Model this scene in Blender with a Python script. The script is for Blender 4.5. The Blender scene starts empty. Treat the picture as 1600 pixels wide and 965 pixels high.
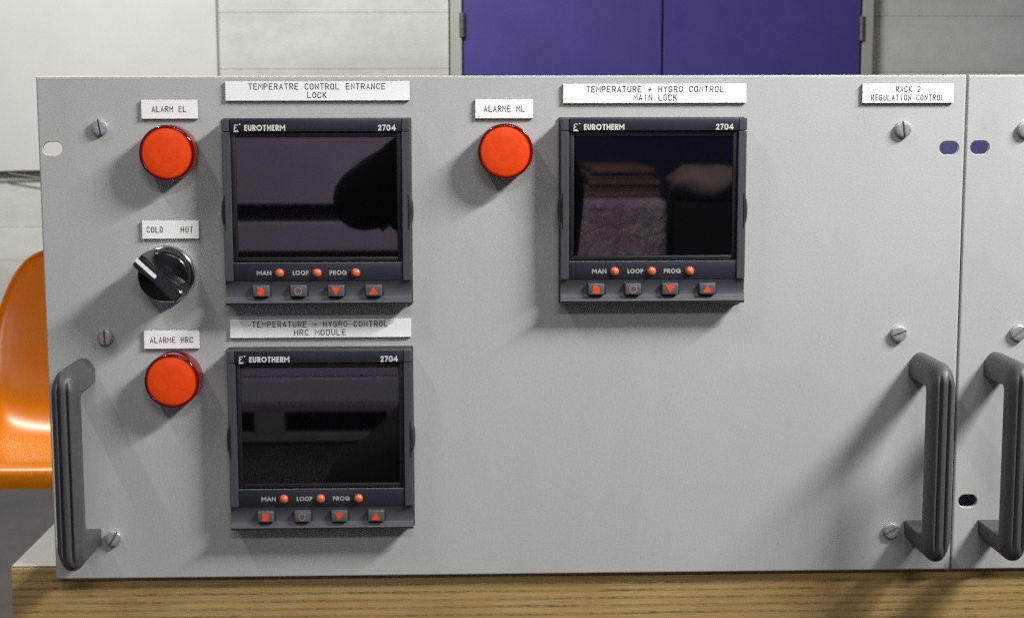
import bpy, bmesh, math, random
from mathutils import Vector, Matrix

random.seed(7)
C = bpy.context.scene.collection
PI = math.pi
Z0 = 0.878                      # height of the middle of the rack front above the floor (m)

# ------------------------------------------------------------------ camera
# u = right, v = up, w = towards the camera, measured from the middle of the main front plate
CAM = (-20.53, 113.21, 803.97)
R = [[0.999553624, -0.002353920, 0.029782744],
     [-0.006079264, -0.992059754, 0.125620411],
     [0.029250562, -0.125745394, -0.991631232]]
def bl(u, v, w): return Vector((u, -w, v)) * 0.001
cam_data = bpy.data.cameras.new('camera')
cam = bpy.data.objects.new('camera', cam_data); C.objects.link(cam)
right = Vector((R[0][0], -R[0][2], R[0][1]))
down = Vector((R[1][0], -R[1][2], R[1][1]))
fwd = Vector((R[2][0], -R[2][2], R[2][1]))
m = Matrix.Identity(4)
for i in range(3):
    m[i][0] = right[i]; m[i][1] = -down[i]; m[i][2] = -fwd[i]
pos = bl(*CAM); pos.z += Z0
m.translation = pos
cam.matrix_world = m
cam_data.lens = 54.0; cam_data.sensor_width = 36.0
cam_data.clip_start = 0.02; cam_data.clip_end = 200
cam_data.dof.use_dof = True
cam_data.dof.focus_distance = 0.80
cam_data.dof.aperture_fstop = 40.0
bpy.context.scene.camera = cam

# ------------------------------------------------------------------ world, lamps, exposure
sc = bpy.context.scene
w = bpy.data.worlds.new('World'); sc.world = w; w.use_nodes = True
bg = w.node_tree.nodes['Background']
bg.inputs[0].default_value = (0.93, 0.97, 1.0, 1); bg.inputs[1].default_value = 0.14
sc.view_settings.view_transform = 'Standard'
sc.view_settings.look = 'None'
sc.view_settings.exposure = 0
sc.view_settings.gamma = 1
sc.cycles.use_denoising = False
sc.cycles.max_bounces = 8

def area_lamp(name, loc, target, sx, sy, power, col=(1, 0.98, 0.93), spread=180):
    d = bpy.data.lights.new(name, 'AREA'); d.shape = 'RECTANGLE'
    d.size = sx; d.size_y = sy; d.energy = power; d.color = col; d.spread = math.radians(spread)
    o = bpy.data.objects.new(name, d); C.objects.link(o)
    o.location = loc
    o.rotation_euler = (Vector(target) - Vector(loc)).to_track_quat('-Z', 'Y').to_euler()
    return o
area_lamp('tube_or_fill_light', (0.97, -0.54, Z0 + 0.92), (0.50, -0.10, Z0 + 0.45), 0.50, 0.05, 7.4, (1, 0.985, 0.965), 74)
area_lamp('tube_or_fill_light', (-0.90, -0.75, Z0 + 1.50), (0.0, -0.70, Z0), 0.50, 0.035, 8.0, (1, 0.985, 0.965))
area_lamp('tube_or_fill_light', (-1.1, 2.5, 3.1), (-0.7, 3.4, 0.0), 1.2, 0.3, 125)
area_lamp('tube_or_fill_light', (-0.3, -2.0, 2.8), (-0.3, -3.1, 0.0), 1.2, 0.3, 118, (1, 0.98, 0.95), 115)  # added lamp, not a known tube: brightens the mirrored goods and floor
area_lamp('tube_or_fill_light', (0.3, -3.2, 3.0), (0.2, -2.6, 0.0), 1.2, 0.3, 40)  # added fill lamp behind the camera, lifts the shadows on the panel

# ------------------------------------------------------------------ materials
def lin(r, g, b):
    f = lambda c: (c / 255 / 12.92) if c / 255 <= 0.04045 else ((c / 255 + 0.055) / 1.055) ** 2.4
    return (f(r), f(g), f(b), 1)

class NT:
    def __init__(s, name):
        s.m = bpy.data.materials.new(name); s.m.use_nodes = True
        s.t = s.m.node_tree; s.p = s.t.nodes['Principled BSDF']
    def n(s, typ, **kw):
        x = s.t.nodes.new(typ)
        for k, v in kw.items(): setattr(x, k, v)
        return x
    def l(s, a, b): s.t.links.new(a, b)
    def coord(s, scale=(1, 1, 1)):
        c = s.n('ShaderNodeTexCoord'); mp = s.n('ShaderNodeMapping')
        mp.inputs['Scale'].default_value = scale
        s.l(c.outputs['Object'], mp.inputs[0]); return mp.outputs[0]
    def noise(s, vec, scale, detail=3, rough=0.55, dist=0):
        x = s.n('ShaderNodeTexNoise'); x.inputs['Scale'].default_value = scale
        x.inputs['Detail'].default_value = detail; x.inputs['Roughness'].default_value = rough
        x.inputs['Distortion'].default_value = dist
        s.l(vec, x.inputs['Vector']); return x.outputs[0]
    def ramp(s, fac, stops):
        x = s.n('ShaderNodeValToRGB'); e = x.color_ramp.elements
        e[0].position, e[0].color = stops[0]; e[1].position, e[1].color = stops[1]
        for p, c in stops[2:]:
            k = e.new(p); k.color = c
        s.l(fac, x.inputs[0]); return x.outputs[0]
    def mix(s, fac, a, b, mode='MIX'):
        x = s.n('ShaderNodeMix', data_type='RGBA', blend_type=mode)
        for sock, v in ((x.inputs[0], fac), (x.inputs[6], a), (x.inputs[7], b)):
            if hasattr(v, 'links'): s.l(v, sock)
            else: sock.default_value = v
        return x.outputs[2]
    def bump(s, h, strength, dist=0.001):
        x = s.n('ShaderNodeBump'); x.inputs['Strength'].default_value = strength
        x.inputs['Distance'].default_value = dist
        s.l(h, x.inputs['Height']); s.l(x.outputs[0], s.p.inputs['Normal'])
    def base(s, c):
        if hasattr(c, 'links'): s.l(c, s.p.inputs['Base Color'])
        else: s.p.inputs['Base Color'].default_value = c
    def set(s, **kw):
        for k, v in kw.items(): s.p.inputs[k.replace('_', ' ')].default_value = v
        return s

def vary(name, col, amount=0.06, scale=300, rough=0.5, bump=0.05, bscale=1500, **kw):
    """one material: a base colour with gentle procedural variation and a grain bump"""
    a = NT(name); v = a.coord()
    n1 = a.noise(v, scale, 4)
    lo = tuple(c * (1 - amount) for c in col[:3]) + (1,)
    hi = tuple(min(1, c * (1 + amount)) for c in col[:3]) + (1,)
    a.base(a.ramp(n1, [(0.3, lo), (0.7, hi)]))
    if bump: a.bump(a.noise(v, bscale, 2), bump, 0.0004)
    a.set(Roughness=rough); a.set(**kw)
    return a.m

def paint_material(name, col):
    a = NT(name); v = a.coord()
    big = a.noise(v, 9, 4); fine = a.noise(v, 900, 3, 0.7)
    dark = tuple(c * 0.93 for c in col[:3]) + (1,)
    c1 = a.mix(big, dark, col)
    c2 = a.ramp(fine, [(0.28, (0.88, 0.88, 0.88, 1)), (0.72, (1.0, 1.0, 1.0, 1))])
    smear = a.noise(a.coord((14, 14, 5)), 1.0, 6, 0.62, 0.8)
    c1 = a.mix(1.0, c1, a.ramp(smear, [(0.36, (0.965, 0.965, 0.96, 1)), (0.60, (1, 1, 1, 1))]), 'MULTIPLY')
    c3 = a.mix(1.0, c1, c2, 'MULTIPLY')
    speck = a.n('ShaderNodeTexVoronoi'); speck.inputs['Scale'].default_value = 46
    a.l(v, speck.inputs['Vector'])
    sp = a.ramp(speck.outputs['Distance'], [(0.018, (0.55, 0.54, 0.52, 1)), (0.032, (1, 1, 1, 1))])
    c4 = a.mix(0.55, c3, a.mix(1.0, c3, sp, 'MULTIPLY'))
    a.base(c4)
    a.bump(a.noise(v, 1100, 2, 0.6), 0.10, 0.0006)
    rr = a.n('ShaderNodeMapRange'); a.l(smear, rr.inputs[0]); rr.inputs[1].default_value = 0.3; rr.inputs[2].default_value = 0.7; rr.inputs[3].default_value = 0.43; rr.inputs[4].default_value = 0.57
    a.l(rr.outputs[0], a.p.inputs['Roughness']); a.p.inputs['Specular IOR Level'].default_value = 0.5
    return a.m

M = {}
M['panel'] = paint_material('light_grey_paint', lin(178, 180, 179))
M['white'] = vary('white_engraving_plastic', (0.85, 0.85, 0.85, 1), 0.02, 120, 0.35, 0.03)
M['core'] = vary('black_engraving_core', (0.022, 0.022, 0.024, 1), 0.1, 500, 0.5)
M['ink'] = vary('engraved_black_fill', (0.018, 0.018, 0.02, 1), 0.1, 500, 0.6, 0)
M['housing'] = vary('slate_grey_plastic', (0.052, 0.054, 0.067, 1), 0.06, 500, 0.42, 0.10, 2600)
M['header'] = vary('dark_slate_print', (0.017, 0.018, 0.027, 1), 0.06, 500, 0.36, 0.06, 2600)
M['silver_print'] = vary('silver_grey_print', (0.62, 0.62, 0.62, 1), 0.04, 900, 0.45, 0)
M['dim_print'] = vary('dull_grey_print', (0.38, 0.38, 0.36, 1), 0.04, 900, 0.5, 0)
M['thin_line'] = vary('grey_seam_line', (0.17, 0.17, 0.19, 1), 0.04, 900, 0.4, 0)
a = NT('dark_smoked_glass'); a.base((0.0018, 0.0015, 0.0030, 1)); a.set(Roughness=0.019, IOR=1.52); M['glass'] = a.m
M['screen_edge'] = vary('black_screen_surround', (0.006, 0.006, 0.009, 1), 0.1, 500, 0.5, 0)
M['clip'] = vary('dark_clip_plastic', (0.014, 0.014, 0.018, 1), 0.06, 500, 0.4, 0.1, 2600)
M['button'] = vary('grey_rubber_key', (0.075, 0.079, 0.088, 1), 0.06, 600, 0.38, 0.08, 2600)
M['gap'] = vary('black_gap', (0.008, 0.008, 0.01, 1), 0.1, 500, 0.7, 0)
M['orange_mark'] = vary('orange_red_print', lin(218, 74, 42), 0.04, 900, 0.4, 0)
M['ring_mark'] = vary('pinkish_grey_print', lin(150, 112, 108), 0.04, 900, 0.4, 0)
a = NT('orange_red_led'); a.base(lin(192, 98, 60)); a.set(Roughness=0.34)
a.p.inputs['Subsurface Weight'].default_value = 0.25
a.p.inputs['Subsurface Radius'].default_value = (0.002, 0.0006, 0.0003)
a.p.inputs['Coat Weight'].default_value = 0.6; M['led'] = a.m
a = NT('red_lamp_disc'); v = a.coord()
a.base(a.ramp(a.noise(v, 160, 3), [(0.3, (0.58, 0.040, 0.003, 1)), (0.75, (0.65, 0.056, 0.005, 1))]))
a.set(Roughness=0.42); a.p.inputs['Specular IOR Level'].default_value = 0.3; a.p.inputs['Emission Color'].default_value = (1, 0.07, 0.002, 1)
a.p.inputs['Emission Strength'].default_value = 0.12
vo = a.n('ShaderNodeTexVoronoi'); vo.inputs['Scale'].default_value = 520; a.l(v, vo.inputs['Vector'])
a.bump(vo.outputs['Distance'], 0.07, 0.0006); M['lamp_red'] = a.m
a = NT('clear_red_lamp_body'); a.base((0.16, 0.002, 0.010, 1))
a.set(Roughness=0.07, IOR=1.49); a.p.inputs['Transmission Weight'].default_value = 0.5; M['lamp_body'] = a.m
a = NT('chrome'); a.base((0.78, 0.78, 0.80, 1)); a.set(Metallic=1.0, Roughness=0.16)
M['chrome'] = a.m
a = NT('gloss_black_plastic'); a.base((0.006, 0.005, 0.007, 1)); a.set(Roughness=0.20)
a.bump(a.noise(a.coord(), 400, 2), 0.03, 0.0004); M['knob'] = a.m
a = NT('zinc_screw_metal'); v = a.coord((1, 1, 1))
a.base(a.ramp(a.noise(v, 900, 4), [(0.3, (0.40, 0.40, 0.41, 1)), (0.7, (0.56, 0.56, 0.58, 1))]))
a.set(Metallic=0.62, Roughness=0.34); a.bump(a.noise(v, 1800, 3), 0.15, 0.0004); M['zinc'] = a.m
M['slot'] = vary('screw_slot_dark', (0.12, 0.12, 0.13, 1), 0.1, 500, 0.6, 0)
M['handle'] = vary('charcoal_handle_plastic', (0.068, 0.065, 0.071, 1), 0.12, 700, 0.46, 0.22, 1800)
M['chassis'] = vary('galvanised_box', (0.30, 0.31, 0.32, 1), 0.08, 60, 0.4, 0.05, Metallic=0.6)
M['blue_box'] = vary('blue_painted_box', (0.075, 0.068, 0.33, 1), 0.08, 60, 0.45, 0.05)
M['orange'] = vary('orange_shell_plastic', lin(198, 110, 4), 0.03, 60, 0.30, 0.01, 300)
M['orange'].node_tree.nodes['Principled BSDF'].inputs['Specular IOR Level'].default_value = 0.26
M['steel_leg'] = vary('steel_tube', (0.55, 0.55, 0.56, 1), 0.05, 200, 0.25, 0, Metallic=1.0)
M['floor'] = None

# plywood edge of the bench: thin veneers, alternating long grain and dark end grain
a = NT('plywood_edge'); tc = a.n('ShaderNodeTexCoord')
sep = a.n('ShaderNodeSeparateXYZ'); a.l(tc.outputs['Object'], sep.inputs[0])
wob = a.noise(a.coord((5, 5, 60)), 1.0, 3)
def math_node(op, x, y=None):
    k = a.n('ShaderNodeMath', operation=op)
    for i, q in enumerate((x, y)):
        if q is None: continue
        if hasattr(q, 'links'): a.l(q, k.inputs[i])
        else: k.inputs[i].default_value = q
    return k.outputs[0]
zz = math_node('ADD', math_node('MULTIPLY', sep.outputs[2], 1.0), math_node('MULTIPLY', wob, 0.0022))
ph = math_node('FRACT', math_node('DIVIDE', zz, 0.0043))
vein = a.noise(a.coord((20, 20, 900)), 1.0, 4, 0.65)
blot = a.noise(a.coord((14, 14, 40)), 1.0, 3)
grain = a.noise(a.coord((330, 330, 1100)), 1.0, 4, 0.75)
c_long = a.ramp(vein, [(0.28, lin(148, 120, 72)), (0.55, lin(172, 146, 94)), (0.8, lin(188, 166, 114))])
c_long = a.mix(a.ramp(blot, [(0.35, (0, 0, 0, 1)), (0.75, (0.55, 0.55, 0.55, 1))]), c_long, lin(150, 116, 58))
c_end = a.ramp(grain, [(0.36, lin(84, 62, 38)), (0.62, lin(158, 130, 82))])
line = a.ramp(ph, [(0.0, (1, 1, 1, 1)), (0.09, (1, 1, 1, 1)), (0.26, (0, 0, 0, 1)), (0.80, (0, 0, 0, 1)), (0.95, (1, 1, 1, 1))])
patch = a.ramp(a.noise(a.coord((22, 22, 160)), 1.0, 3, 0.6), [(0.30, (0.22, 0.22, 0.22, 1)), (0.60, (1, 1, 1, 1))])
fac = a.mix(1.0, line, patch, 'MULTIPLY')
a.base(a.mix(fac, c_long, c_end)); a.set(Roughness=0.62)
a.bump(grain, 0.35, 0.0006); M['ply'] = a.m
M['laminate'] = vary('pale_grey_laminate', (0.285, 0.258, 0.222, 1), 0.06, 40, 0.4, 0.03)
M['door'] = vary('violet_blue_paint', (0.064, 0.053, 0.265, 1), 0.10, 5, 0.42, 0.10, 160)
M['frame'] = vary('greenish_grey_paint', (0.44, 0.45, 0.40, 1), 0.05, 6, 0.5, 0.05, 160)
M['hinge'] = vary('dull_hinge_metal', (0.20, 0.19, 0.18, 1), 0.1, 60, 0.45, 0.05, Metallic=0.7)
a = NT('white_painted_block'); v = a.coord()
st = a.noise(a.coord((0.8, 1, 2.2)), 1.6, 5, 0.6)
sm = a.noise(v, 26, 4, 0.6)
c1 = a.ramp(st, [(0.32, (0.52, 0.52, 0.49, 1)), (0.62, (0.68, 0.68, 0.65, 1))])
a.base(a.mix(1.0, c1, a.ramp(sm, [(0.3, (0.94, 0.94, 0.94, 1)), (0.6, (1, 1, 1, 1))]), 'MULTIPLY'))
a.set(Roughness=0.6); a.bump(a.noise(v, 120, 4, 0.7), 0.25, 0.004); M['block'] = a.m
a = NT('white_board_paint'); v = a.coord()
a.base(a.ramp(a.noise(v, 2.6, 5, 0.6), [(0.3, (0.62, 0.62, 0.60, 1)), (0.7, (0.69, 0.685, 0.67, 1))]))
a.set(Roughness=0.5); a.bump(a.noise(v, 60, 3), 0.05, 0.003); M['board'] = a.m
a = NT('concrete_floor'); v = a.coord()
a.base(a.ramp(a.noise(v, 3.0, 8, 0.65), [(0.3, (0.024, 0.0185, 0.018, 1)), (0.7, (0.046, 0.036, 0.035, 1))]))
a.set(Roughness=0.55); a.bump(a.noise(v, 40, 6, 0.7), 0.2, 0.004); M['floor'] = a.m
M['cable'] = vary('yellowed_cable', (0.23, 0.21, 0.14, 1), 0.1, 60, 0.5, 0)
M['dark_cable'] = vary('dark_cable', (0.05, 0.05, 0.045, 1), 0.1, 60, 0.5, 0)

# ------------------------------------------------------------------ mesh helpers
class MB:
    """collects shapes; coordinates are (u, v, w) in mm in panel space or (x, y, z) in m when metric=True"""
    def __init__(s, metric=False):
        s.v = []; s.f = []; s.mi = []; s.metric = metric
    def raw(s, verts, faces, mi=0):
        o = len(s.v); s.v += [tuple(q) for q in verts]
        for f in faces: s.f.append([i + o for i in f]); s.mi.append(mi)
    def bm(s, b, mi=0):
        b.verts.ensure_lookup_table(); b.verts.index_update()
        s.raw([v.co[:] for v in b.verts], [[v.index for v in f.verts] for f in b.faces], mi); b.free()
    def box(s, c, d, bev=0, mi=0, seg=2):
        b = bmesh.new(); bmesh.ops.create_cube(b, size=1)
        for v in b.verts: v.co = Vector((v.co.x * d[0] + c[0], v.co.y * d[1] + c[1], v.co.z * d[2] + c[2]))
        if bev: bmesh.ops.bevel(b, geom=b.edges[:], offset=bev, segments=seg, profile=0.5, affect='EDGES')
        s.bm(b, mi)
    def lathe(s, prof, n=48, c=(0, 0), mi=0, cap0=True, cap1=True):
        """profile of (radius, w) turned about the w axis at (u, v) = c"""
        vs = []; fs = []
        for r, ww in prof:
            for k in range(n):
                t = 2 * PI * k / n; vs.append((c[0] + r * math.cos(t), c[1] + r * math.sin(t), ww))
        for i in range(len(prof) - 1):
            for k in range(n):
                k2 = (k + 1) % n; fs.append((i * n + k, i * n + k2, (i + 1) * n + k2, (i + 1) * n + k))
        if cap0: fs.append(tuple(range(n - 1, -1, -1)))
        if cap1: fs.append(tuple((len(prof) - 1) * n + k for k in range(n)))
        s.raw(vs, fs, mi)
    def prism(s, poly, w0, w1, mi=0, bev=0, axis='w'):
        """polygon in (u, v) pulled from w0 to w1, top edge chamfered by bev"""
        n = len(poly); cx = sum(p[0] for p in poly) / n; cy = sum(p[1] for p in poly) / n
        rings = [[(x, y, w0) for x, y in poly]]
        if bev:
            rings.append([(x, y, w1 - bev) for x, y in poly])
            L = max(math.hypot(x - cx, y - cy) for x, y in poly); k = 1 - bev / L
            rings.append([(cx + (x - cx) * k, cy + (y - cy) * k, w1) for x, y in poly])
        else: rings.append([(x, y, w1) for x, y in poly])
        vs = [p for r in rings for p in r]; fs = []
        for i in range(len(rings) - 1):
            for k in range(n):
                k2 = (k + 1) % n; fs.append((i * n + k, i * n + k2, (i + 1) * n + k2, (i + 1) * n + k))
        fs.append(tuple(range(n - 1, -1, -1))); fs.append(tuple((len(rings) - 1) * n + k for k in range(n)))
        s.raw(vs, fs, mi)
    def grid(s, rows, mi=0, closed=False, caps=False):
        n = len(rows[0]); vs = [p for r in rows for p in r]; fs = []
        for i in range(len(rows) - 1):
            for k in range(n if closed else n - 1):
                k2 = (k + 1) % n; fs.append((i * n + k, i * n + k2, (i + 1) * n + k2, (i + 1) * n + k))
        if caps: fs.append(tuple(range(n - 1, -1, -1))); fs.append(tuple((len(rows) - 1) * n + k for k in range(n)))
        s.raw(vs, fs, mi)
    def tube(s, pts, r, n=10, mi=0):
        pts = [Vector(p) for p in pts]; rows = []
        for i, p in enumerate(pts):
            d = (pts[min(i + 1, len(pts) - 1)] - pts[max(i - 1, 0)]).normalized()
            ref = Vector((0, 0, 1)) if abs(d.z) < 0.9 else Vector((1, 0, 0))
            a1 = d.cross(ref).normalized(); a2 = d.cross(a1)
            rows.append([p + (a1 * math.cos(2 * PI * k / n) + a2 * math.sin(2 * PI * k / n)) * r for k in range(n)])
        s.grid(rows, mi, True, True)
    def build(s, name, mats, parent=None, loc=(0, 0, 0), smooth=40, wn=True):
        me = bpy.data.meshes.new(name)
        vs = s.v if s.metric else [bl(*q) for q in s.v]
        me.from_pydata([tuple(q) for q in vs], [], s.f)
        for m_ in (mats if isinstance(mats, (list, tuple)) else [mats]): me.materials.append(m_)
        me.polygons.foreach_set('material_index', s.mi)
        b = bmesh.new(); b.from_mesh(me); bmesh.ops.recalc_face_normals(b, faces=b.faces[:]); b.to_mesh(me); b.free()
        me.shade_smooth()
        if smooth: me.set_sharp_from_angle(angle=math.radians(smooth))
        o = bpy.data.objects.new(name, me); C.objects.link(o)
        if parent: o.parent = parent
        o.location = loc
        if wn:
            k = o.modifiers.new('normals', 'WEIGHTED_NORMAL'); k.keep_sharp = True; k.weight = 100
        return o

def empty(name, loc, label, cat, group=None):
    o = bpy.data.objects.new(name, None); C.objects.link(o); o.location = loc; o.empty_display_size = 0.05
    o['label'] = label; o['category'] = cat
    if group: o['group'] = group
    return o
def tag(o, label=None, cat=None, group=None, kind=None):
    for k, v in (('label', label), ('category', cat), ('group', group), ('kind', kind)):
        if v: o[k] = v
    return o
def copy_part(o, parent, loc=None):
    c = o.copy(); C.objects.link(c); c.parent = parent
    if loc is not None: c.location = loc
    for ch in list(o.children): copy_part(ch, c)
    return c

# ------------------------------------------------------------------ lettering (single-stroke engraved and bold print)
def arc(cx, cy, rx, ry, a0, a1, n=10):
    return [(cx + rx * math.cos(math.radians(a0 + (a1 - a0) * i / n)), cy + ry * math.sin(math.radians(a0 + (a1 - a0) * i / n))) for i in range(n + 1)]
OO = arc(.5, .72, .5, .28, 0, 180) + arc(.5, .28, .5, .28, 180, 360) + [(1, .72)]
STEM = [(0, 0), (0, 1)]
BOWL = [(0, 1), (.62, 1)] + arc(.62, .74, .38, .26, 90, -90) + [(0, .48)]
G = {
 'A': [[(0, 0), (.5, 1), (1, 0)], [(.17, .32), (.83, .32)]],
 'C': [arc(.5, .72, .5, .28, 15, 180) + arc(.5, .28, .5, .28, 180, 345)],
 'D': [[(0, 0), (0, 1), (.5, 1)] + arc(.5, .68, .5, .32, 90, 0) + arc(.5, .32, .5, .32, 0, -90) + [(0, 0)]],
 'E': [[(1, 1), (0, 1), (0, 0), (1, 0)], [(0, .52), (.82, .52)]],
 'G': [arc(.5, .72, .5, .28, 15, 180) + arc(.5, .28, .5, .28, 180, 360) + [(1, .47), (.55, .47)]],
 'H': [[(0, 0), (0, 1)], [(1, 0), (1, 1)], [(0, .52), (1, .52)]],
 'I': [[(.5, 0), (.5, 1)]],
 'K': [[(0, 0), (0, 1)], [(1, 1), (0, .38)], [(.32, .58), (1, 0)]],
 'L': [[(0, 1), (0, 0), (1, 0)]],
 'M': [[(0, 0), (0, 1), (.5, .42), (1, 1), (1, 0)]],
 'N': [[(0, 0), (0, 1), (1, 0), (1, 1)]],
 'O': [OO], '0': [OO],
 'P': [STEM, BOWL], 'R': [STEM, BOWL, [(.5, .48), (1, 0)]],
 'T': [[(0, 1), (1, 1)], [(.5, 1), (.5, 0)]],
 'U': [[(0, 1), (0, .28)] + arc(.5, .28, .5, .28, 180, 360) + [(1, 1)]],
 'X': [[(0, 0), (1, 1)], [(0, 1), (1, 0)]],
 'Y': [[(0, 1), (.5, .46), (1, 1)], [(.5, .46), (.5, 0)]],
 '2': [arc(.5, .72, .5, .28, 170, -25) + [(0, 0), (1, 0)]],
 '7': [[(0, 1), (1, 1), (.32, 0)]],
 '4': [[(.72, 0), (.72, 1), (0, .28), (1, .28)]],
 '+': [[(.1, .45), (.9, .45)], [(.5, .18), (.5, .72)]],
}
def stroke(mb, pts, width, ww, mi, cap=0.48):
    """flat mitred ribbon along a polyline"""
    q = [Vector((p[0], p[1])) for p in pts]
    q = [p for i, p in enumerate(q) if i == 0 or (p - q[i - 1]).length > 1e-5]
    loop = (q[0] - q[-1]).length < 1e-4
    if loop: q = q[:-1]
    elif len(q) > 1:
        q[0] = q[0] + (q[0] - q[1]).normalized() * width * cap; q[-1] = q[-1] + (q[-1] - q[-2]).normalized() * width * cap
    n = len(q); h = width / 2; L = []; Rr = []
    for i in range(n):
        d1 = (q[i] - q[i - 1]) if (i > 0 or loop) else None
        d2 = (q[(i + 1) % n] - q[i]) if (i < n - 1 or loop) else None
        d1 = d1.normalized() if d1 else d2.normalized(); d2 = d2.normalized() if d2 else d1
        n1 = Vector((-d1.y, d1.x)); n2 = Vector((-d2.y, d2.x)); mt = (n1 + n2)
        mt = mt.normalized() if mt.length > 0.2 else n1
        k = min(h / max(mt.dot(n1), 0.42), h * 2.3)
        L.append(q[i] + mt * k); Rr.append(q[i] - mt * k)
    vs = [(p.x, p.y, ww + 0.001 * i) for i, p in enumerate(L)] + [(p.x, p.y, ww + 0.001 * i) for i, p in enumerate(Rr)]
    fs = [(i, (i + 1) % n, n + (i + 1) % n, n + i) for i in range(n if loop else n - 1)]
    mb.raw(vs, fs, mi)

def engraved(mb, text, cx, cy, width, cap, ww, mi, th=0.45, ratio=0.76):
    """evenly pitched single-stroke capitals centred on (cx, cy), width over all"""
    n = len(text); pitch = width / (n - 1 + ratio); lw = pitch * ratio - th
    x = cx - width / 2 + th / 2; ch = cap - th
    k = 0
    for c in text:
        wk, tk = (1.22, 0.74) if c == 'M' else (1.0, 1.0)
        for s_ in G.get(c, []):
            stroke(mb, [(x + (p[0] - 0.5) * lw * wk + lw / 2, cy - ch / 2 + p[1] * ch) for p in s_], th * tk, ww + 0.03 * (k % 3), mi); k += 1
        x += pitch
BW = {'E': .50, 'U': .66, 'R': .60, 'O': .98, 'T': .62, 'H': .72, 'M': .98, '2': .58, '7': .62, '0': .70, '4': .84, 'A': .85, 'N': .80, 'L': .45, 'P': .58, 'G': .95}
def bold(mb, text, x0, x1, cy, cap, ww, mi, th, gap=0.13):
    """heavy geometric capitals fitted between x0 and x1"""
    tot = sum(BW[c] for c in text) + gap * (len(text) - 1); k = (x1 - x0) / tot; x = x0; j = 0
    ch = cap - th
    for c in text:
        wd = BW[c] * k; lw = wd - th
        gl = [arc(.5, .5, .5, .5, 0, 360, 24)] if c == 'O' else ([arc(.5, .5, .5, .5, 35, 300, 18) + [(1, .12), (1, .46), (.6, .46)]] if c == 'G' else G[c])
        for s_ in gl:
            stroke(mb, [(x + th / 2 + p[0] * lw, cy - ch / 2 + p[1] * ch) for p in s_], th, ww + 0.03 * (j % 3), mi); j += 1
        x += wd + gap * k

# ------------------------------------------------------------------ setting: floor and wall
f = MB(True); f.box((0, 0, -0.05), (30, 30, 0.1)); tag(f.build('floor', M['floor'], wn=False), kind='structure')
WALL = 4.70                      # y of the back wall (m)
def px_z(v): return Z0 + v / 1000
wl = MB(True)
def course(x0, x1, z0, z1, y=WALL):
    wl.box(((x0 + x1) / 2, y + 0.1, (z0 + z1) / 2), (x1 - x0 - 0.002, 0.2, z1 - z0 - 0.0004), 0.0028, 0, 2)
z_ref = px_z(272)
for k in range(-6, 12):
    z0, z1 = z_ref + 0.196 * k, z_ref + 0.196 * (k + 1)
    z0 = max(z0, 0)
    if z1 <= 0.02: continue
    course(-0.93, -0.078, z0, z1)
    course(1.423, 4.0, z0 - 0.014, z1 - 0.014)
for z0, z1 in ((0, px_z(-596)), (px_z(-596), px_z(-400)), (px_z(-400), px_z(-282)), (px_z(-282), px_z(-84))):
    course(-4.0, -0.935, z0, z1)
wl.box((0, WALL + 0.26, 1.5), (9, 0.1, 3.0))
wl.box((0.67, WALL + 0.1, 2.62), (1.5, 0.2, 0.75))
tag(wl.build('wall', M['block']), kind='structure')
# white board fixed over the left part of the wall
bd = MB(True); bd.box((-2.445, WALL - 0.012, px_z(-84) + 0.9), (3.11, 0.03, 1.8), 0.004)
tag(bd.build('wall_board', M['board']), 'large plain white board covering the wall above the orange chair', 'wall board')
# two thin cables hanging along the bottom edge of the board
cb = MB(True)
cb.tube([(-2.6 + 0.1 * i, WALL - 0.034, px_z(-86) + 0.010 * math.sin(i * 0.7) * 0.5) for i in range(18)], 0.0036, 8)
tag(cb.build('cable', M['dark_cable']), 'dark straight cable along the bottom edge of the white wall board', 'cable')
cb = MB(True)
cb.tube([(-1.63 + 0.04 * i, WALL - 0.036, px_z(-88) - 0.026 * min(1, i / 4)) for i in range(20)], 0.0024, 8)
tag(cb.build('cable', M['cable']), 'thin yellowish cable sagging just below the straight dark cable', 'cable')

# ------------------------------------------------------------------ violet-blue double door in its grey frame
dd = empty('double_door', (0.674, WALL, 0), 'violet blue double door in a grey frame in the white wall', 'door')
fr = MB(True)
fr.box((-0.7275, 0.03, 1.12), (0.041, 0.14, 2.24), 0.003)
fr.box((0.7275, 0.03, 1.12), (0.037, 0.14, 2.24), 0.003)
fr.box((0, 0.03, 2.225), (1.414, 0.138, 0.03), 0.003)
fr.build('door_frame', M['frame'], dd)
for sx in (-1, 1):
    lf = MB(True); lf.box((sx * 0.3525, -0.012, 1.10), (0.699, 0.04, 2.18), 0.003)
    leaf = lf.build('door_leaf', M['door'], dd)
    for hz in (0.30, px_z(423 if sx < 0 else 409), 2.0):
        hg = MB(True)
        for j in range(3):
            z = hz - 0.028 + 0.028 * j
            hg.tube([(sx * 0.7055, -0.038, z - 0.0135), (sx * 0.7055, -0.038, z + 0.0135)], 0.011, 12)
        hg.box((sx * 0.7055, -0.0345, hz), (0.014, 0.004, 0.08), 0.001)
        hg.build('hinge', M['hinge'], leaf)
    if sx > 0:
        hd = MB(True); hd.tube([(0.06, -0.033, 1.02), (0.06, -0.075, 1.02), (0.17, -0.075, 1.02)], 0.009, 10)
        hd.build('handle', M['hinge'], leaf)

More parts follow.
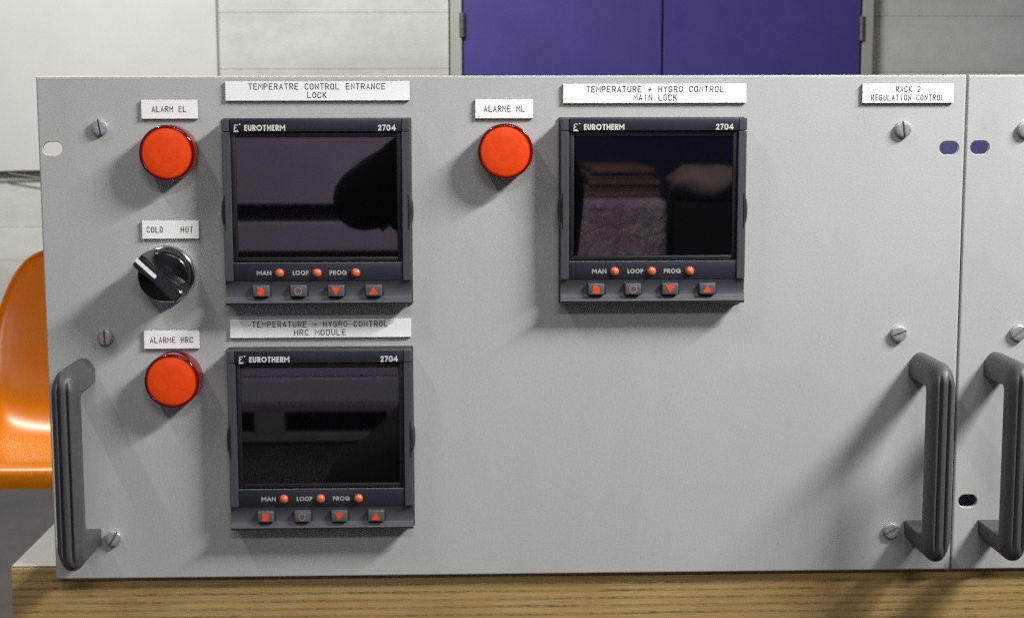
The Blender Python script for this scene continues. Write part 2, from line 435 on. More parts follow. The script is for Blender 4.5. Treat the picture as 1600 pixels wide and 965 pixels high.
# ------------------------------------------------------------------ bench table
TX0, TX1 = -0.2665, 1.45
TT = Z0 - 0.1267                # top of the bench
tb = empty('work_table', (TX0, 0, 0), 'thick plywood work table with pale top carrying the grey rack panels', 'table')
tp = MB(True); tp.box(((TX1 - TX0) / 2, 0.0043 + 0.35, TT - 0.0215), (TX1 - TX0, 0.70, 0.041), 0.0008)
tp.build('tabletop', M['ply'], tb)
lm = MB(True); lm.box(((TX1 - TX0) / 2, 0.0043 + 0.35, TT - 0.0005), (TX1 - TX0 - 0.001, 0.6985, 0.001), 0.0003)
lm.build('laminate', M['laminate'], tb)
for lx in (0.09, TX1 - TX0 - 0.09):
    for ly in (0.07, 0.62):
        lg = MB(True); lg.box((lx, ly, (TT - 0.042) / 2), (0.05, 0.05, TT - 0.042), 0.003)
        lg.build('leg', M['hinge'], tb)

# ------------------------------------------------------------------ orange shell chair
CX, CY = -0.60, 1.62
ch = empty('shell_chair', (CX, CY, 0), 'glossy orange plastic shell chair behind the left end of the table', 'chair')
prof = [(-0.172, 0.408, .185), (-0.176, 0.424, .190), (-0.168, 0.434, .195), (-0.14, 0.437, .202), (-0.08, 0.430, .212), (0.0, 0.418, .220), (0.08, 0.412, .225), (0.14, 0.424, .226), (0.185, 0.458, .224), (0.212, 0.51, .230), (0.232, 0.58, .234), (0.248, 0.64, .227), (0.258, 0.69, .212), (0.264, 0.722, .197), (0.268, 0.745, .178), (0.270, 0.758, .150), (0.271, 0.766, .10), (0.2715, 0.768, .012)]
prof = [(y_, z_ + 0.034 * max(0, min(1, (0.74 - z_) / 0.25)), h_) for y_, z_, h_ in prof]
def interp(t):
    t = max(0, min(len(prof) - 1.0001, t)); i = int(t); f_ = t - i
    p = [prof[max(0, min(len(prof) - 1, i + k))] for k in (-1, 0, 1, 2)]
    out = []
    for d in range(3):
        a0, a1, a2, a3 = (q[d] for q in p)
        out.append(0.5 * (2 * a1 + (a2 - a0) * f_ + (2 * a0 - 5 * a1 + 4 * a2 - a3) * f_ ** 2 + (3 * a1 - a0 - 3 * a2 + a3) * f_ ** 3))
    return out
sh = MB(True); rows = []
N = 90
for i in range(N + 1):
    t = i / N * (len(prof) - 1); y, z, hw = interp(t)
    seat = max(0, min(1, (t - 2.5) / 2.5)) * (1 - 0.25 * max(0, min(1, (t - 8) / 6)))
    row = []
    for k in range(-16, 17):
        s_ = k / 16; x = hw * math.sin(s_ * PI / 2) if abs(s_) > 0.5 else hw * math.sin(s_ * PI / 2)
        lift = (abs(s_) ** 3.5) * 0.045 * seat
        back = max(0, min(1, (t - 7.0) / 2.0))
        row.append((x, y - lift * back * 0.5, z + lift * (1 - back)))
    rows.append(row)
sh.grid(rows)
shell = sh.build('seat_shell', M['orange'], ch, smooth=0, wn=False)
so = shell.modifiers.new('thickness', 'SOLIDIFY'); so.thickness = 0.005; so.offset = 0
bv = shell.modifiers.new('round', 'BEVEL'); bv.width = 0.0018; bv.segments = 2; bv.limit_method = 'ANGLE'; bv.angle_limit = math.radians(60)
for sx in (-1, 1):
    for y0, y1 in ((-0.10, -0.17), (0.11, 0.20)):
        lg = MB(True)
        lg.tube([(sx * (0.10 if y0 < 0 else 0.05), y0, 0.446), (sx * (0.13 if y0 < 0 else 0.065), y0 + (y1 - y0) * 0.1, 0.440), (sx * (0.15 if y0 < 0 else 0.08), y0 + (y1 - y0) * 0.2, 0.420), (sx * 0.19, y1, 0.02)], 0.010, 12)
        leg = lg.build('leg', M['steel_leg'], ch)
        ft = MB(True); ft.tube([(sx * 0.19, y1, 0.0), (sx * 0.19, y1, 0.03)], 0.013, 12); ft.build('rubber_foot', M['knob'], leg)

# ------------------------------------------------------------------ rack parts
PW, PH, PT = 482.4, 265.9, 2.5
def slot_poly(cx, cy, L=10.3, H=7.0, n=10):
    r = H / 2; d = L / 2 - r
    return [(cx + d + r * math.cos(math.radians(a_)), cy + r * math.sin(math.radians(a_))) for a_ in [-90 + 180 * i / n for i in range(n + 1)]] + \
           [(cx - d + r * math.cos(math.radians(a_)), cy + r * math.sin(math.radians(a_))) for a_ in [90 + 180 * i / n for i in range(n + 1)]]
def make_plate(parent, slots):
    """sheet with chamfered outer edge; every slot sits in its own small square of faces"""
    mb = MB(); h, v, c = PW / 2, PH / 2, 0.95
    x0, x1, y0, y1 = -h + c, h - c, -v + c, v - c
    def quad(xa, ya, xb, yb):
        if xb - xa > 1e-6 and yb - ya > 1e-6: mb.raw([(xa, ya, 0), (xb, ya, 0), (xb, yb, 0), (xa, yb, 0)], [(0, 1, 2, 3)])
    cols = []
    for side in (-1, 1):
        ss = sorted([s_ for s_ in slots if s_[0] * side > 0], key=lambda q: q[1])
        xa = max(x0, ss[0][0] - 6.2) if side < 0 else ss[0][0] - 6.2
        xb = ss[0][0] + 6.2 if side < 0 else min(x1, ss[0][0] + 6.2)
        cols.append((xa, xb)); y = y0
        for sx, sy in ss:
            quad(xa, y, xb, sy - 6); y = sy + 6
            lp = slot_poly(sx, sy); n = len(lp); ch_ = slot_poly(sx, sy, 10.9, 7.6)
            mb.raw([(p[0], p[1], 0) for p in ch_] + [(p[0], p[1], -0.3) for p in lp] + [(p[0], p[1], -PT) for p in lp],
                   [(k, (k + 1) % n, n + (k + 1) % n, n + k) for k in range(n)] + [(n + k, n + (k + 1) % n, 2 * n + (k + 1) % n, 2 * n + k) for k in range(n)])
            lp = ch_
            bx_ = (xa, xb, sy - 6, sy + 6)
            def pr(p):
                dx, dy = p[0] - sx, p[1] - sy; k = 1e9
                if dx > 1e-9: k = min(k, (xb - sx) / dx)
                if dx < -1e-9: k = min(k, (xa - sx) / dx)
                if dy > 1e-9: k = min(k, 6 / dy)
                if dy < -1e-9: k = min(k, -6 / dy)
                return (sx + dx * k, sy + dy * k)
            for k in range(n):
                a_, b_ = lp[k], lp[(k + 1) % n]; pa, pb = pr(a_), pr(b_); f_ = [a_, b_, pb]
                for cx in (xa, xb):
                    for cy in (sy - 6, sy + 6):
                        on = lambda p: (abs(p[0] - cx) < 1e-6, abs(p[1] - cy) < 1e-6)
                        if (on(pa)[0] and on(pb)[1] or on(pa)[1] and on(pb)[0]) and not (on(pa) == (True, True) or on(pb) == (True, True)) and not (on(pa)[0] and on(pb)[0]) and not (on(pa)[1] and on(pb)[1]): f_.append((cx, cy))
                f_.append(pa); mb.raw([(p[0], p[1], 0) for p in f_], [tuple(range(len(f_)))])
        quad(xa, y, xb, y1)
    quad(x0, y0, cols[0][0], y1); quad(cols[0][1], y0, cols[1][0], y1); quad(cols[1][1], y0, x1, y1)
    out = [(-h, -v), (h, -v), (h, v), (-h, v)]
    prof_ = [(0, 0), (0.42, -0.10), (0.76, -0.42), (0.95, -0.95), (0.95, -PT)]
    for k in range(4):
        (ax, ay), (bx_, by) = out[k], out[(k + 1) % 4]; sg = lambda q: 1 if q > 0 else -1
        rows = [[(sg(px_) * (abs(px_) - c + o_), sg(py_) * (abs(py_) - c + o_), w_) for px_, py_ in ((ax, ay), (bx_, by))] for o_, w_ in prof_]
        mb.grid(rows)
    o = mb.build('front_plate', M['panel'], parent, smooth=0, wn=False)
    me = o.data; b = bmesh.new(); b.from_mesh(me); bmesh.ops.remove_doubles(b, verts=b.verts[:], dist=1e-7)
    for f_ in b.faces:
        f_.smooth = False
        if abs(f_.normal.y) > 0.999 and f_.normal.y > 0: f_.normal_flip()
    b.to_mesh(me); b.free()
    return o

def make_screw(parent, u, v, ang, mats=None):
    mb = MB(); n = 40; r = 4.2
    mb.lathe([(r, 0), (r, 2.1), (r - 0.15, 2.4), (r - 0.45, 2.55), (r * 0.5, 2.60), (0.02, 2.61)], n)
    # dark slot cut across the head
    s_ = MB(); s_.v = mb.v; s_.f = mb.f; s_.mi = mb.mi
    b = bmesh.new()
    o = mb.build('screw', [M['zinc'], M['slot']], parent, bl(u, v, 0), smooth=50, wn=False)
    # real slot: cut with a boolean made in bmesh space is avoided; split the head with two walls and sink the strip
    me = o.data; b.from_mesh(me)
    for off in (-0.5, 0.5):
        bmesh.ops.bisect_plane(b, geom=b.verts[:] + b.edges[:] + b.faces[:], plane_co=bl(0, off, 0), plane_no=(0, 0, 1))
    fs = [f_ for f_ in b.faces if abs(f_.calc_center_median().z) < 0.00049 and -f_.calc_center_median().y > 0.0020]
    res = bmesh.ops.extrude_face_region(b, geom=fs)
    bmesh.ops.delete(b, geom=fs, context='FACES')
    for q in res['geom']:
        if isinstance(q, bmesh.types.BMVert): q.co.y += 0.0009
        if isinstance(q, bmesh.types.BMFace): q.material_index = 1
    b.to_mesh(me); b.free()
    me.set_sharp_from_angle(angle=math.radians(45))
    o.rotation_euler = (0, -math.radians(ang), 0)
    return o

def make_handle(parent, u, v_mid=-65.6):
    """bridge handle: D section with two grooves along the outside, swept round a U"""
    Hh = 52.2; D = 44.0; ri, ro = 2.5, 10.0; ta, tg = 12.5, 12.0
    def upath(hh, dd, r, foot):
        pts = [(hh + foot, 0.0)]
        m_ = 10
        for i in range(1, m_ + 1): pts.append((hh + foot * (1 - i / m_), (dd - r) * i / m_))
        for i in range(1, 13):
            t = i / 12 * PI / 2; pts.append((hh - r + r * math.cos(t), dd - r + r * math.sin(t)))
        g = 24; y0 = hh - r
        for i in range(1, g): pts.append((y0 - 2 * y0 * i / g, dd))
        for i in range(13):
            t = PI / 2 - i / 12 * PI / 2; pts.append((-(hh - r + r * math.cos(t)), dd - r + r * math.sin(t)))
        for i in range(1, m_ + 1): pts.append((-(hh + foot * i / m_), (dd - r) * (1 - i / m_)))
        return pts
    outer = upath(Hh, D, ro, 0.0); inner = upath(Hh - ta, D - tg, ri, 0.0)
    W2 = 6.3
    sec = []
    def topn(x):             # outer profile with two grooves
        base = 1 - 0.36 * (abs(x) ** 3.2)
        for gx in (-0.34, 0.34): base -= 0.17 * math.exp(-((x - gx) / 0.105) ** 2)
        return base
    def topn_plain(x): return 1 - 0.45 * (abs(x) ** 2.4)
    xs = [-1 + 2 * i / 40 for i in range(41)]
    rows = []
    for i, (o_, n_) in enumerate(zip(outer, inner)):
        o_ = Vector(o_); n_ = Vector(n_); tg_ = i / (len(outer) - 1)
        k = max(0, min(1, (0.5 - abs(tg_ - 0.5) - 0.26) / 0.06))
        row = [(W2 * -1 * 0.97, n_), (W2 * 0.97, n_)]
        pts = []
        pts.append((-W2, n_.x, n_.y)); 
        lo = n_ + (o_ - n_) * 0.0
        for x in xs:
            q = n_ + (o_ - n_) * (topn(x) * k + topn_plain(x) * (1 - k))
            pts.append((W2 * x, q.x, q.y))
        pts.append((W2, n_.x, n_.y))
        rows.append(pts)
    mb = MB(); mb.grid(rows, 0, True, True)
    return mb.build('handle', M['handle'], parent, bl(u, v_mid, 0), smooth=50, wn=False)

def make_plate_label(parent, name_label, c, size, lines):
    """white engraved tag on a black core; lines = (text, du, dv, width, cap)"""
    mb = MB()
    mb.box((0, 0, 0.6), (size[0], size[1], 1.2), 0, 1)
    mb.box((0, 0, 1.4), (size[0], size[1], 0.396), 0.10, 0, 1)
    for text, du, dv, wd, cap in lines: engraved(mb, text, du, dv, wd, cap, 1.604, 2)
    o = mb.build('name_plate', [M['white'], M['core'], M['ink']], parent, bl(c[0], c[1], 0), smooth=30, wn=False)
    o['label'] = name_label
    return o

def make_lamp(parent, u, v, label):
    mb = MB()
    mb.lathe([(14.3, 0), (14.3, 10.2), (14.15, 11.6), (13.7, 12.2), (13.2, 12.3), (12.95, 12.0), (12.9, 11.0)], 64)
    o = mb.build('indicator_lamp', M['lamp_body'], parent, bl(u, v, 0), smooth=60, wn=False)
    o['label'] = label
    l_ = MB(); l_.lathe([(12.9, 1.0), (12.9, 11.3), (12.7, 11.6), (12.0, 11.85), (6, 12.05), (0.05, 12.1)], 64)
    l_.build('lens', M['lamp_red'], o, smooth=60, wn=False)
    return o

def make_knob(parent, u, v):
    mb = MB()
    mb.lathe([(15.1, 0), (15.1, 2.4), (14.95, 3.3), (14.6, 4.0), (14.1, 4.3), (13.7, 4.1), (13.6, 3.4)], 64)
    o = mb.build('selector_knob', M['chrome'], parent, bl(u, v, 0), smooth=50, wn=False)
    o['label'] = 'black selector knob in a chrome ring turned to cold'
    k = MB(); k.lathe([(13.2, 2.0), (13.5, 5), (13.2, 11.5), (12.7, 12.6), (11.6, 13.2), (0.05, 13.2)], 64)
    k.build('knob_base', M['knob'], o, smooth=40, wn=False)
    g = MB(); rows = []; L = 14.4
    ca, sa = math.cos(math.radians(137)), math.sin(math.radians(137))
    for hgt, wid, ln in ((12.0, 6.6, L - 0.6), (14.5, 5.7, L), (20, 4.6, L), (24.2, 4.0, L), (25.4, 3.6, L - .3), (26.0, 2.9, L - 1.0)):
        row = []
        for x, y in [(ln * t / 8, None) for t in range(-8, 9)]:
            row.append((x, wid * (1 - 0.22 * (1 - abs(x) / L)) * (1 if abs(x) < L * 0.93 else 0.82)))
        pts = row + [(x, -y) for x, y in reversed(row)]
        rows.append([(x * ca - y * sa, x * sa + y * ca, hgt) for x, y in pts])
    g.grid(rows, 0, True, True)
    gp = g.build('grip', M['knob'], o, smooth=35, wn=False)
    ln = MB(); pl = [(2.0, -0.95), (13.8, -0.95), (13.8, 0.95), (2.0, 0.95)] + [(2.0 + 0.95 * math.cos(t), 0.95 * math.sin(t)) for t in (PI * .65, PI * .85, PI, PI * 1.15, PI * 1.35)]
    ln.prism([(x * ca - y * sa, x * sa + y * ca) for x, y in pl], 25.6, 26.25)
    ln.prism([(x * ca - y * sa, x * sa + y * ca) for x, y in [(13.5, -.95), (14.6, -.95), (14.6, .95), (13.5, .95)]], 20, 25.7)
    ln.build('pointer_line', M['white'], gp, smooth=30, wn=False)
    return o

def make_controller(parent, u, v, label):
    mb = MB()
    mb.box((0, 0, 0.7), (97.0, 97.0, 1.4), 0.4)                        # flange
    mb.box((0, 0, 4.9), (95.4, 95.4, 7.0), 0.6)                        # body
    for s_ in (-1, 1):
        mb.box((s_ * 45.85, 3.1, 9.9), (4.3, 76.4, 3.4), 0.45)         # side rails
        mb.box((s_ * 45.95, 44.8, 10.0), (4.1, 6.4, 3.6), 0.45)        # upper corner blocks
    prof_ = [(-35.3, 8.2), (-35.3, 10.6), (-36.2, 10.4), (-37.5, 9.9), (-40, 9.5), (-43, 9.8), (-44.6, 10.6), (-45.6, 11.6), (-46.4, 11.8), (-47.4, 11.0), (-48, 9.6), (-48, 8.2)]
    rows = [[(x, p[0], p[1]) for p in prof_] for x in (-48, -30, -10, 10, 30, 48)]
    mb.grid(rows, 0, True, True)
    o = mb.build('temperature_controller', M['housing'], parent, bl(u, v, 0), smooth=35)
    o['label'] = label
    hd = MB(); hd.box((0, 44.8, 10.1), (87.4, 6.5, 3.8), 0.4)
    bold(hd, 'EUROTHERM', -36.2, -15.4, 43.5, 3.0, 12.02, 1, 0.64)
    bold(hd, '2704', 31.9, 41.0, 43.5, 3.0, 12.02, 1, 0.58)
    stroke(hd, arc(-40.4, 44.3, 0.85, 0.75, 40, 265, 10), 0.42, 12.02, 1)
    stroke(hd, arc(-40.4, 42.75, 1.0, 0.8, 95, 320, 10), 0.42, 12.035, 1)
    stroke(hd, [(-41.5, 41.6), (-39.3, 41.6)], 0.4, 12.02, 1)
    hd.prism([(-38.5 + 0.4 * math.cos(t * PI / 4), 45.3 + 0.4 * math.sin(t * PI / 4)) for t in range(8)], 12.0, 12.03, 1)
    hd.build('header_strip', [M['header'], M['silver_print']], o, smooth=35, wn=False)
    sn = MB()
    sn.box((0, 8.0, 8.8), (86.8, 66.6, 1.0), 0.0, 1)
    for s_ in (-1, 1): sn.box((s_ * 42.3, 8.0, 9.6), (2.2, 66.4, 0.9), 0.3, 1)
    sn.box((0, 39.9, 9.6), (82.2, 2.4, 0.9), 0.3, 1); sn.box((0, -24.0, 9.6), (82.2, 2.2, 0.9), 0.3, 1)
    sn.box((0, 7.9, 9.45), (82.0, 61.3, 0.3), 0.0, 0)
    sn.build('screen', [M['glass'], M['screen_edge']], o, smooth=35, wn=False)
    lg = MB(); lg.box((0, -30.5, 9.6), (86.9, 9.3, 2.6), 0.3)
    lg.box((0, -25.75, 10.75), (86.9, 0.26, 0.5), 0, 2)
    for text, x0, x1 in (('MAN', -31.7, -24.2), ('LOOP', -13.2, -5.0), ('PROG', 5.8, 14.6)): bold(lg, text, x0, x1, -30.9, 2.35, 10.94, 1, 0.5)
    lg.build('legend_strip', [M['header'], M['dim_print'], M['thin_line']], o, smooth=35, wn=False)
    for x in (-20.0, -0.7, 19.2):
        ld = MB(); ld.lathe([(2.35, 10.4), (2.35, 11.2), (2.2, 11.9), (1.8, 12.5), (1.1, 12.9), (0.03, 13.05)], 24, (x, -31.0))
        ld.build('indicator_light', M['led'], o, smooth=60, wn=False)
    for i, x in enumerate((-29.6, -10.4, 9.0, 28.4)):
        bt = MB(); y = -40.2
        bt.box((x + 0.3, y + 0.1, 9.7), (9.9, 7.2, 0.5), 0.1, 2)
        b = bmesh.new(); bmesh.ops.create_cube(b, size=1)
        for q in b.verts:
            k = 0.94 if q.co.z > 0 else 1.0
            q.co = Vector((x + q.co.x * 8.9 * k, y + q.co.y * 6.1 * k, 11.1 + q.co.z * 3.2 + (0.25 if (q.co.z > 0 and q.co.y < 0) else 0)))
        bmesh.ops.bevel(b, geom=b.edges[:], offset=0.55, segments=3, profile=0.5, affect='EDGES'); bt.bm(b, 0)
        wz = 12.98
        if i == 0: bt.prism([(x - 1.7, y - 2.0), (x + 1.7, y - 2.0), (x + 1.7, y + 0.7), (x + 0.2, y + 2.0), (x - 1.7, y + 2.0)], 12.5, wz, 1)
        if i == 1:
            stroke(bt, arc(x, y, 1.75, 1.75, 70, 390, 18), 0.6, wz, 3)
            stroke(bt, [(x + 0.9, y + 1.2), (x + 2.0, y + 1.5)], 0.6, wz + 0.02, 3)
        if i == 2: bt.prism([(x - 2.5, y + 1.9), (x, y - 1.9), (x + 2.5, y + 1.9)], 12.5, wz, 1)
        if i == 3: bt.prism([(x - 2.3, y - 1.8), (x + 2.3, y - 1.8), (x, y + 2.0)], 12.5, wz, 1)
        bt.build('button', [M['button'], M['orange_mark'], M['gap'], M['ring_mark']], o, smooth=35, wn=False)
    for s_ in (-1, 1):
        cl = MB(); rows = []
        for j in range(13):
            t = -1 + 2 * j / 12; e = 1.9 * max(0.0, 1 - abs(t) ** 2.6)
            y = 0.3 + 9.2 * t
            rows.append([(s_ * 46.7, y, 2.0), (s_ * (47.4 + e), y, 2.0), (s_ * (47.4 + e), y, 9.6), (s_ * (47.2 + 0.6 * e), y, 11.4), (s_ * 47.0, y, 11.9), (s_ * 46.7, y, 11.7)])
        cl.grid(rows, 0, True, True)
        cl.build('side_clip', M['clip'], o, smooth=35, wn=False)
    return o

# ------------------------------------------------------------------ main rack
rack = empty('control_rack', (0, 0, Z0), 'light grey rack panel with three dark controllers and red alarm lamps', 'control rack')
make_plate(rack, [(-234.0, 96.0), (-234.0, -96.0), (233.1, 95.0), (233.1, -95.0)])
bx = MB(); bx.box((0, 4, -128), (424, 250, 251), 2); bx.build('chassis', M['chassis'], rack)
for u_, v_, an in ((-209.2, 106.9, 98), (-210.3, -2.2, 92), (-209.6, -110.3, 60), (208.2, 104.9, 98), (209.0, -3.0, 22), (208.0, -110.5, 28)):
    make_screw(rack, u_, v_, an)
make_handle(rack, -222.6); make_handle(rack, 221.6)
make_plate_label(rack, 'small white tag reading ALARM EL', (-173.1, 116.0), (28.9, 9.6), [('ALARM EL', -.2, .1, 17.8, 3.2)])
make_plate_label(rack, 'white tag reading TEMPERATRE CONTROL ENTRANCE LOCK', (-96.9, 125.2), (94.7, 9.8), [('TEMPERATRE CONTROL ENTRANCE', -.3, 2.3, 70.4, 3.2), ('LOCK', -.4, -2.1, 9.9, 3.1)])
make_plate_label(rack, 'small white tag reading COLD and HOT', (-174.4, 54.1), (29.3, 9.5), [('COLD', -8.1, 0, 8.5, 3.2), ('HOT', 8.5, -.1, 6.5, 3.2)])
make_plate_label(rack, 'white tag reading TEMPERATURE + HYGRO CONTROL HRC MODULE', (-97.5, 1.9), (94.9, 9.9), [('TEMPERATURE + HYGRO CONTROL', -.3, 2.15, 71.2, 3.2), ('HRC MODULE', -.4, -2.2, 27.2, 3.2)])
make_plate_label(rack, 'small white tag reading ALARME HRC', (-175.5, -3.6), (28.9, 9.7), [('ALARME HRC', -.1, -.2, 22.5, 3.2)])
make_plate_label(rack, 'small white tag reading ALARME ML', (-0.7, 115.9), (30.0, 9.8), [('ALARME ML', .1, 0, 21.2, 3.3)])
make_plate_label(rack, 'white tag reading TEMPERATURE + HYGRO CONTROL MAIN LOCK', (77.6, 123.6), (95.4, 9.8), [('TEMPERATURE + HYGRO CONTROL', .1, 2.2, 71.6, 3.3), ('MAIN LOCK', .3, -2.1, 22.6, 3.3)])
make_plate_label(rack, 'white tag reading RACK 2 REGULATION CONTROL', (210.1, 123.4), (48.0, 9.9), [('RACK 2', 0, 2.1, 12.9, 3.2), ('REGULATION CONTROL', -.2, -2.2, 38.4, 3.2)])
make_lamp(rack, -173.2, 93.9, 'red alarm lamp under the ALARM EL tag')
make_lamp(rack, -0.3, 94.2, 'red alarm lamp under the ALARME ML tag')
make_lamp(rack, -174.2, -24.0, 'red alarm lamp under the ALARME HRC tag')
make_knob(rack, -176.9, 30.9)
c0 = make_controller(rack, -97.3, 63.0, 'dark controller under the ENTRANCE LOCK tag')
c1_ = copy_part(c0, rack, bl(76.2, 63.0, 0)); c1_['label'] = 'dark controller under the MAIN LOCK tag'
c2_ = copy_part(c0, rack, bl(-97.6, -56.4, 0)); c2_['label'] = 'dark controller under the HRC MODULE tag'

# ------------------------------------------------------------------ neighbouring rack
rk2 = empty('control_rack', (0.4831, 0, Z0), 'light grey rack panel cut off by the photo beside the larger one', 'control rack')
OX = 483.1
make_plate(rk2, [(249.4 - OX, 95.2), (249.7 - OX, -94.8), (234, 95), (234, -95)])
bx = MB(); bx.box((0, 4, -128), (424, 250, 251), 2); bx.build('chassis', M['blue_box'], rk2)
for u_, v_, an in ((272.8 - OX, 104.6, 88), (273.2 - OX, -3.0, 42), (273 - OX, -110, 20), (209, 105, 70), (209, -3, 10), (209, -110, 50)):
    make_screw(rk2, u_, v_, an)
make_handle(rk2, 262.0 - OX); make_handle(rk2, 222)

# ------------------------------------------------------------------ what the dark screens mirror: goods and the photographer behind the camera
M['carton'] = vary('white_carton', (0.50, 0.40, 0.56, 1), 0.08, 4, 0.6, 0.1, 60)
M['card'] = vary('brown_cardboard', (0.26, 0.165, 0.14, 1), 0.15, 20, 0.7, 0.1, 60)
M['pallet'] = vary('grey_pallet_wood', (0.20, 0.175, 0.20, 1), 0.15, 12, 0.75, 0.2, 80)
a = NT('pinkish_film_wrap'); v = a.coord()
a.base(a.ramp(a.noise(v, 5, 4), [(0.3, (0.50, 0.34, 0.52, 1)), (0.7, (0.68, 0.54, 0.68, 1))])); a.set(Roughness=0.18)
a.bump(a.noise(v, 18, 5, 0.6, 1.2), 0.9, 0.03); M['wrap'] = a.m
M['sack'] = vary('beige_sack', (0.44, 0.34, 0.32, 1), 0.1, 8, 0.7, 0.4, 30)
M['dark_cloth'] = vary('dark_navy_cloth', (0.010, 0.010, 0.016, 1), 0.2, 40, 0.85, 0.3, 400)
M['skin'] = vary('skin', (0.42, 0.25, 0.18, 1), 0.05, 60, 0.5, 0.1, 300)
BY = -3.80
pl = empty('pallet', (-0.62, BY - 0.4, 0), 'grey wooden pallet carrying white cartons behind the camera', 'pallet')
for zz_, n_ in ((0.112, 7), (0.02, 3)):
    for i in range(n_):
        sl = MB(True); sl.box((0, -0.36 + 0.72 * i / (n_ - 1) + 0.4 - 0.4, zz_), (0.9, 0.08, 0.022), 0.002); sl.build('slat', M['pallet'], pl)
for x_ in (-0.4, 0, 0.4):
    sl = MB(True); sl.box((x_, 0, 0.066), (0.09, 0.8, 0.068), 0.002); sl.build('bearer', M['pallet'], pl)
for k, (z0, z1) in enumerate(((0.124, 0.200), (0.203, 0.562), (0.585, 0.672), (0.725, 1.30))):
    cb = MB(True); cb.box((-0.62 + 0.01 * (k % 2), BY - 0.4 - 0.012 * (k % 2), (z0 + z1) / 2), (0.86, 0.76, z1 - z0), 0.006)
    tag(cb.build('carton', M['carton']), ['thin bottom white carton lying directly on the pallet', 'tall white carton resting on the bottom carton', 'flat white carton below the top carton', 'largest white carton on top of the stack'][k], 'carton', 'white cartons stacked on the pallet')
for z_ in (0.5735, 0.699):
    cb = MB(True); cb.box((-0.62, BY - 0.42, z_), (0.80, 0.70, 0.021 if z_ < 0.6 else 0.050), 0.002)
    tag(cb.build('spacer_board', M['dark_cloth']), ['dark thin board between the lower white cartons', 'dark thick board under the top white carton'][0 if z_ < 0.6 else 1], 'board')
wb = MB(True); wb.box((0.435, BY - 0.3, 0.37), (0.30, 0.6, 0.74), 0.03, 0, 4)
tag(wb.build('wrapped_stack', M['wrap']), 'pinkish film wrapped block standing behind the camera', 'wrapped stack')
for k in range(5):
    cb = MB(True); cb.box((0.445 + 0.006 * (k % 3), BY - 0.3 - 0.01 * (k % 2), 0.750 + 0.018 * k), (0.24 - 0.012 * k, 0.5, 0.016), 0.003)
    tag(cb.build('cardboard_sheet', M['card']), 'brown cardboard sheet lying in a small pile on the film wrapped block', 'cardboard', 'cardboard sheets on the wrapped block')
ck = MB(True); ck.box((0.73, BY - 0.3, 0.36), (0.24, 0.5, 0.72), 0.01)
tag(ck.build('dark_crate', M['dark_cloth']), 'black crate carrying a beige sack behind the camera', 'crate')
sk = MB(True); rows = []
for i in range(17):
    t = PI * i / 16; rows.append([(0.73 + 0.115 * (1 + 0.10 * math.sin(q * 1.3 + i) - 0.05 * math.cos(q * .8 - i * .6)) * math.sin(t) ** 0.55 * math.cos(q * PI / 12), BY - 0.25 + 0.15 * math.sin(t) ** 0.55 * math.sin(q * PI / 12), 0.775 - 0.055 * math.cos(t) + 0.012 * math.sin(t) * math.sin(q * 0.9)) for q in range(24)])
sk.grid(rows, 0, True); tag(sk.build('sack', M['sack'], smooth=0, wn=False), 'beige full sack lying on the black crate', 'sack')
bw = MB(True); bw.box((0, -4.75, 0.9), (9, 0.1, 1.8)); tag(bw.build('wall', vary('dark_blue_back_wall', (0.030, 0.026, 0.085, 1), 0.1, 3, 0.7, 0)), kind='structure')

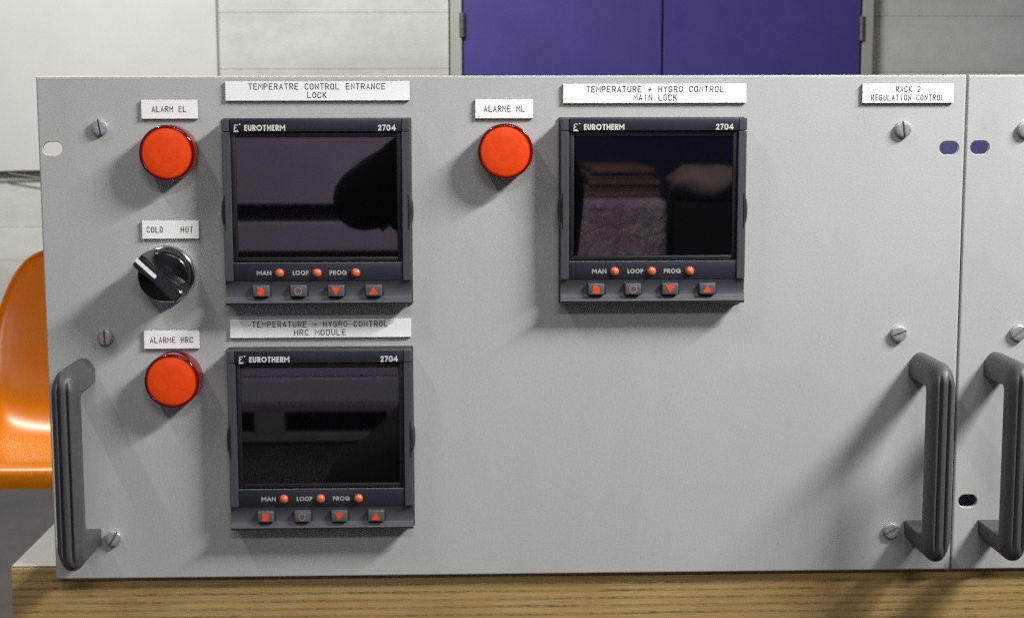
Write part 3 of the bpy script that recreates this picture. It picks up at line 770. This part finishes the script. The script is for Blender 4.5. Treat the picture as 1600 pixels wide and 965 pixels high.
def person():
    J = {'pelvis': ((0.02, -1.42, 0.50), .150), 'waist': ((0.03, -1.36, 0.66), .105), 'chest': ((-0.01, -1.25, 0.86), .100), 'neck': ((0.0, -1.13, 1.00), .055), 'chin': ((0.0, -1.08, 1.06), .075), 'head': ((0.0, -1.07, 1.15), .095), 'crown': ((0, -1.08, 1.22), .060),
         'shL': ((-0.105, -1.16, 0.915), .050), 'elL': ((-0.150, -1.00, 0.885), .038), 'wrL': ((-0.090, -0.900, 0.935), .030), 'haL': ((-0.055, -0.868, 0.965), .036),
         'shR': ((0.085, -1.18, 0.90), .048), 'elR': ((0.070, -1.05, 0.77), .040), 'wrR': ((0.085, -0.905, 0.925), .030), 'haR': ((0.05, -0.868, 0.955), .036),
         'hipL': ((-0.10, -1.42, 0.47), .095), 'knL': ((-0.15, -1.04, 0.52), .068), 'anL': ((-0.13, -1.12, 0.09), .046), 'toL': ((-0.14, -0.95, 0.045), .040),
         'hipR': ((0.13, -1.42, 0.47), .095), 'knR': ((0.18, -1.08, 0.09), .070), 'anR': ((0.16, -1.48, 0.09), .046), 'toR': ((0.16, -1.60, 0.05), .040)}
    E_ = ['pelvis waist', 'waist chest', 'chest neck', 'neck chin', 'chin head', 'head crown', 'chest shL', 'shL elL', 'elL wrL', 'wrL haL', 'chest shR', 'shR elR', 'elR wrR', 'wrR haR',
          'pelvis hipL', 'hipL knL', 'knL anL', 'anL toL', 'pelvis hipR', 'hipR knR', 'knR anR', 'anR toR']
    names = list(J); vs = [J[k][0] for k in names]; rs = [J[k][1] for k in names]; es = [tuple(names.index(q) for q in e.split()) for e in E_]
    for side, hk in ((-1, 'haL'), (1, 'haR')):
        hx, hy, hz = J[hk][0]; hi = names.index(hk)
        for q in range(4):                       # four fingers bent round the camera, and a thumb
            ln_ = (0.030, 0.034, 0.032, 0.026)[q]
            a0 = len(vs)
            vs += [(hx - side * 0.006, hy + 0.030, hz + 0.022 - 0.016 * q), (hx - side * 0.018, hy + 0.030 + ln_, hz + 0.024 - 0.016 * q), (hx - side * 0.036, hy + 0.022 + ln_, hz + 0.023 - 0.016 * q)]
            rs += [.0095, .0088, .0078]; es += [(hi, a0), (a0, a0 + 1), (a0 + 1, a0 + 2)]
        a0 = len(vs); vs += [(hx - side * 0.022, hy + 0.008, hz + 0.030), (hx - side * 0.044, hy + 0.022, hz + 0.034)]; rs += [.011, .009]; es += [(hi, a0), (a0, a0 + 1)]
    me = bpy.data.meshes.new('person'); me.from_pydata(vs, es, []); o = bpy.data.objects.new('person', me); C.objects.link(o)
    me.materials.append(M['dark_cloth'])
    sk_ = o.modifiers.new('skin', 'SKIN'); sk_.use_smooth_shade = True
    if not me.skin_vertices: 
        bpy.context.view_layer.objects.active = o; bpy.ops.mesh.customdata_skin_add()
    for i, r_ in enumerate(rs): me.skin_vertices[0].data[i].radius = (r_, r_ * (0.72 if i in (0, 1, 2) else 1))
    me.skin_vertices[0].data[0].use_root = True
    sb = o.modifiers.new('smooth', 'SUBSURF'); sb.levels = sb.render_levels = 2
    return tag(o, 'person in dark clothes crouching behind the camera and mirrored in the screens', 'person')
person()
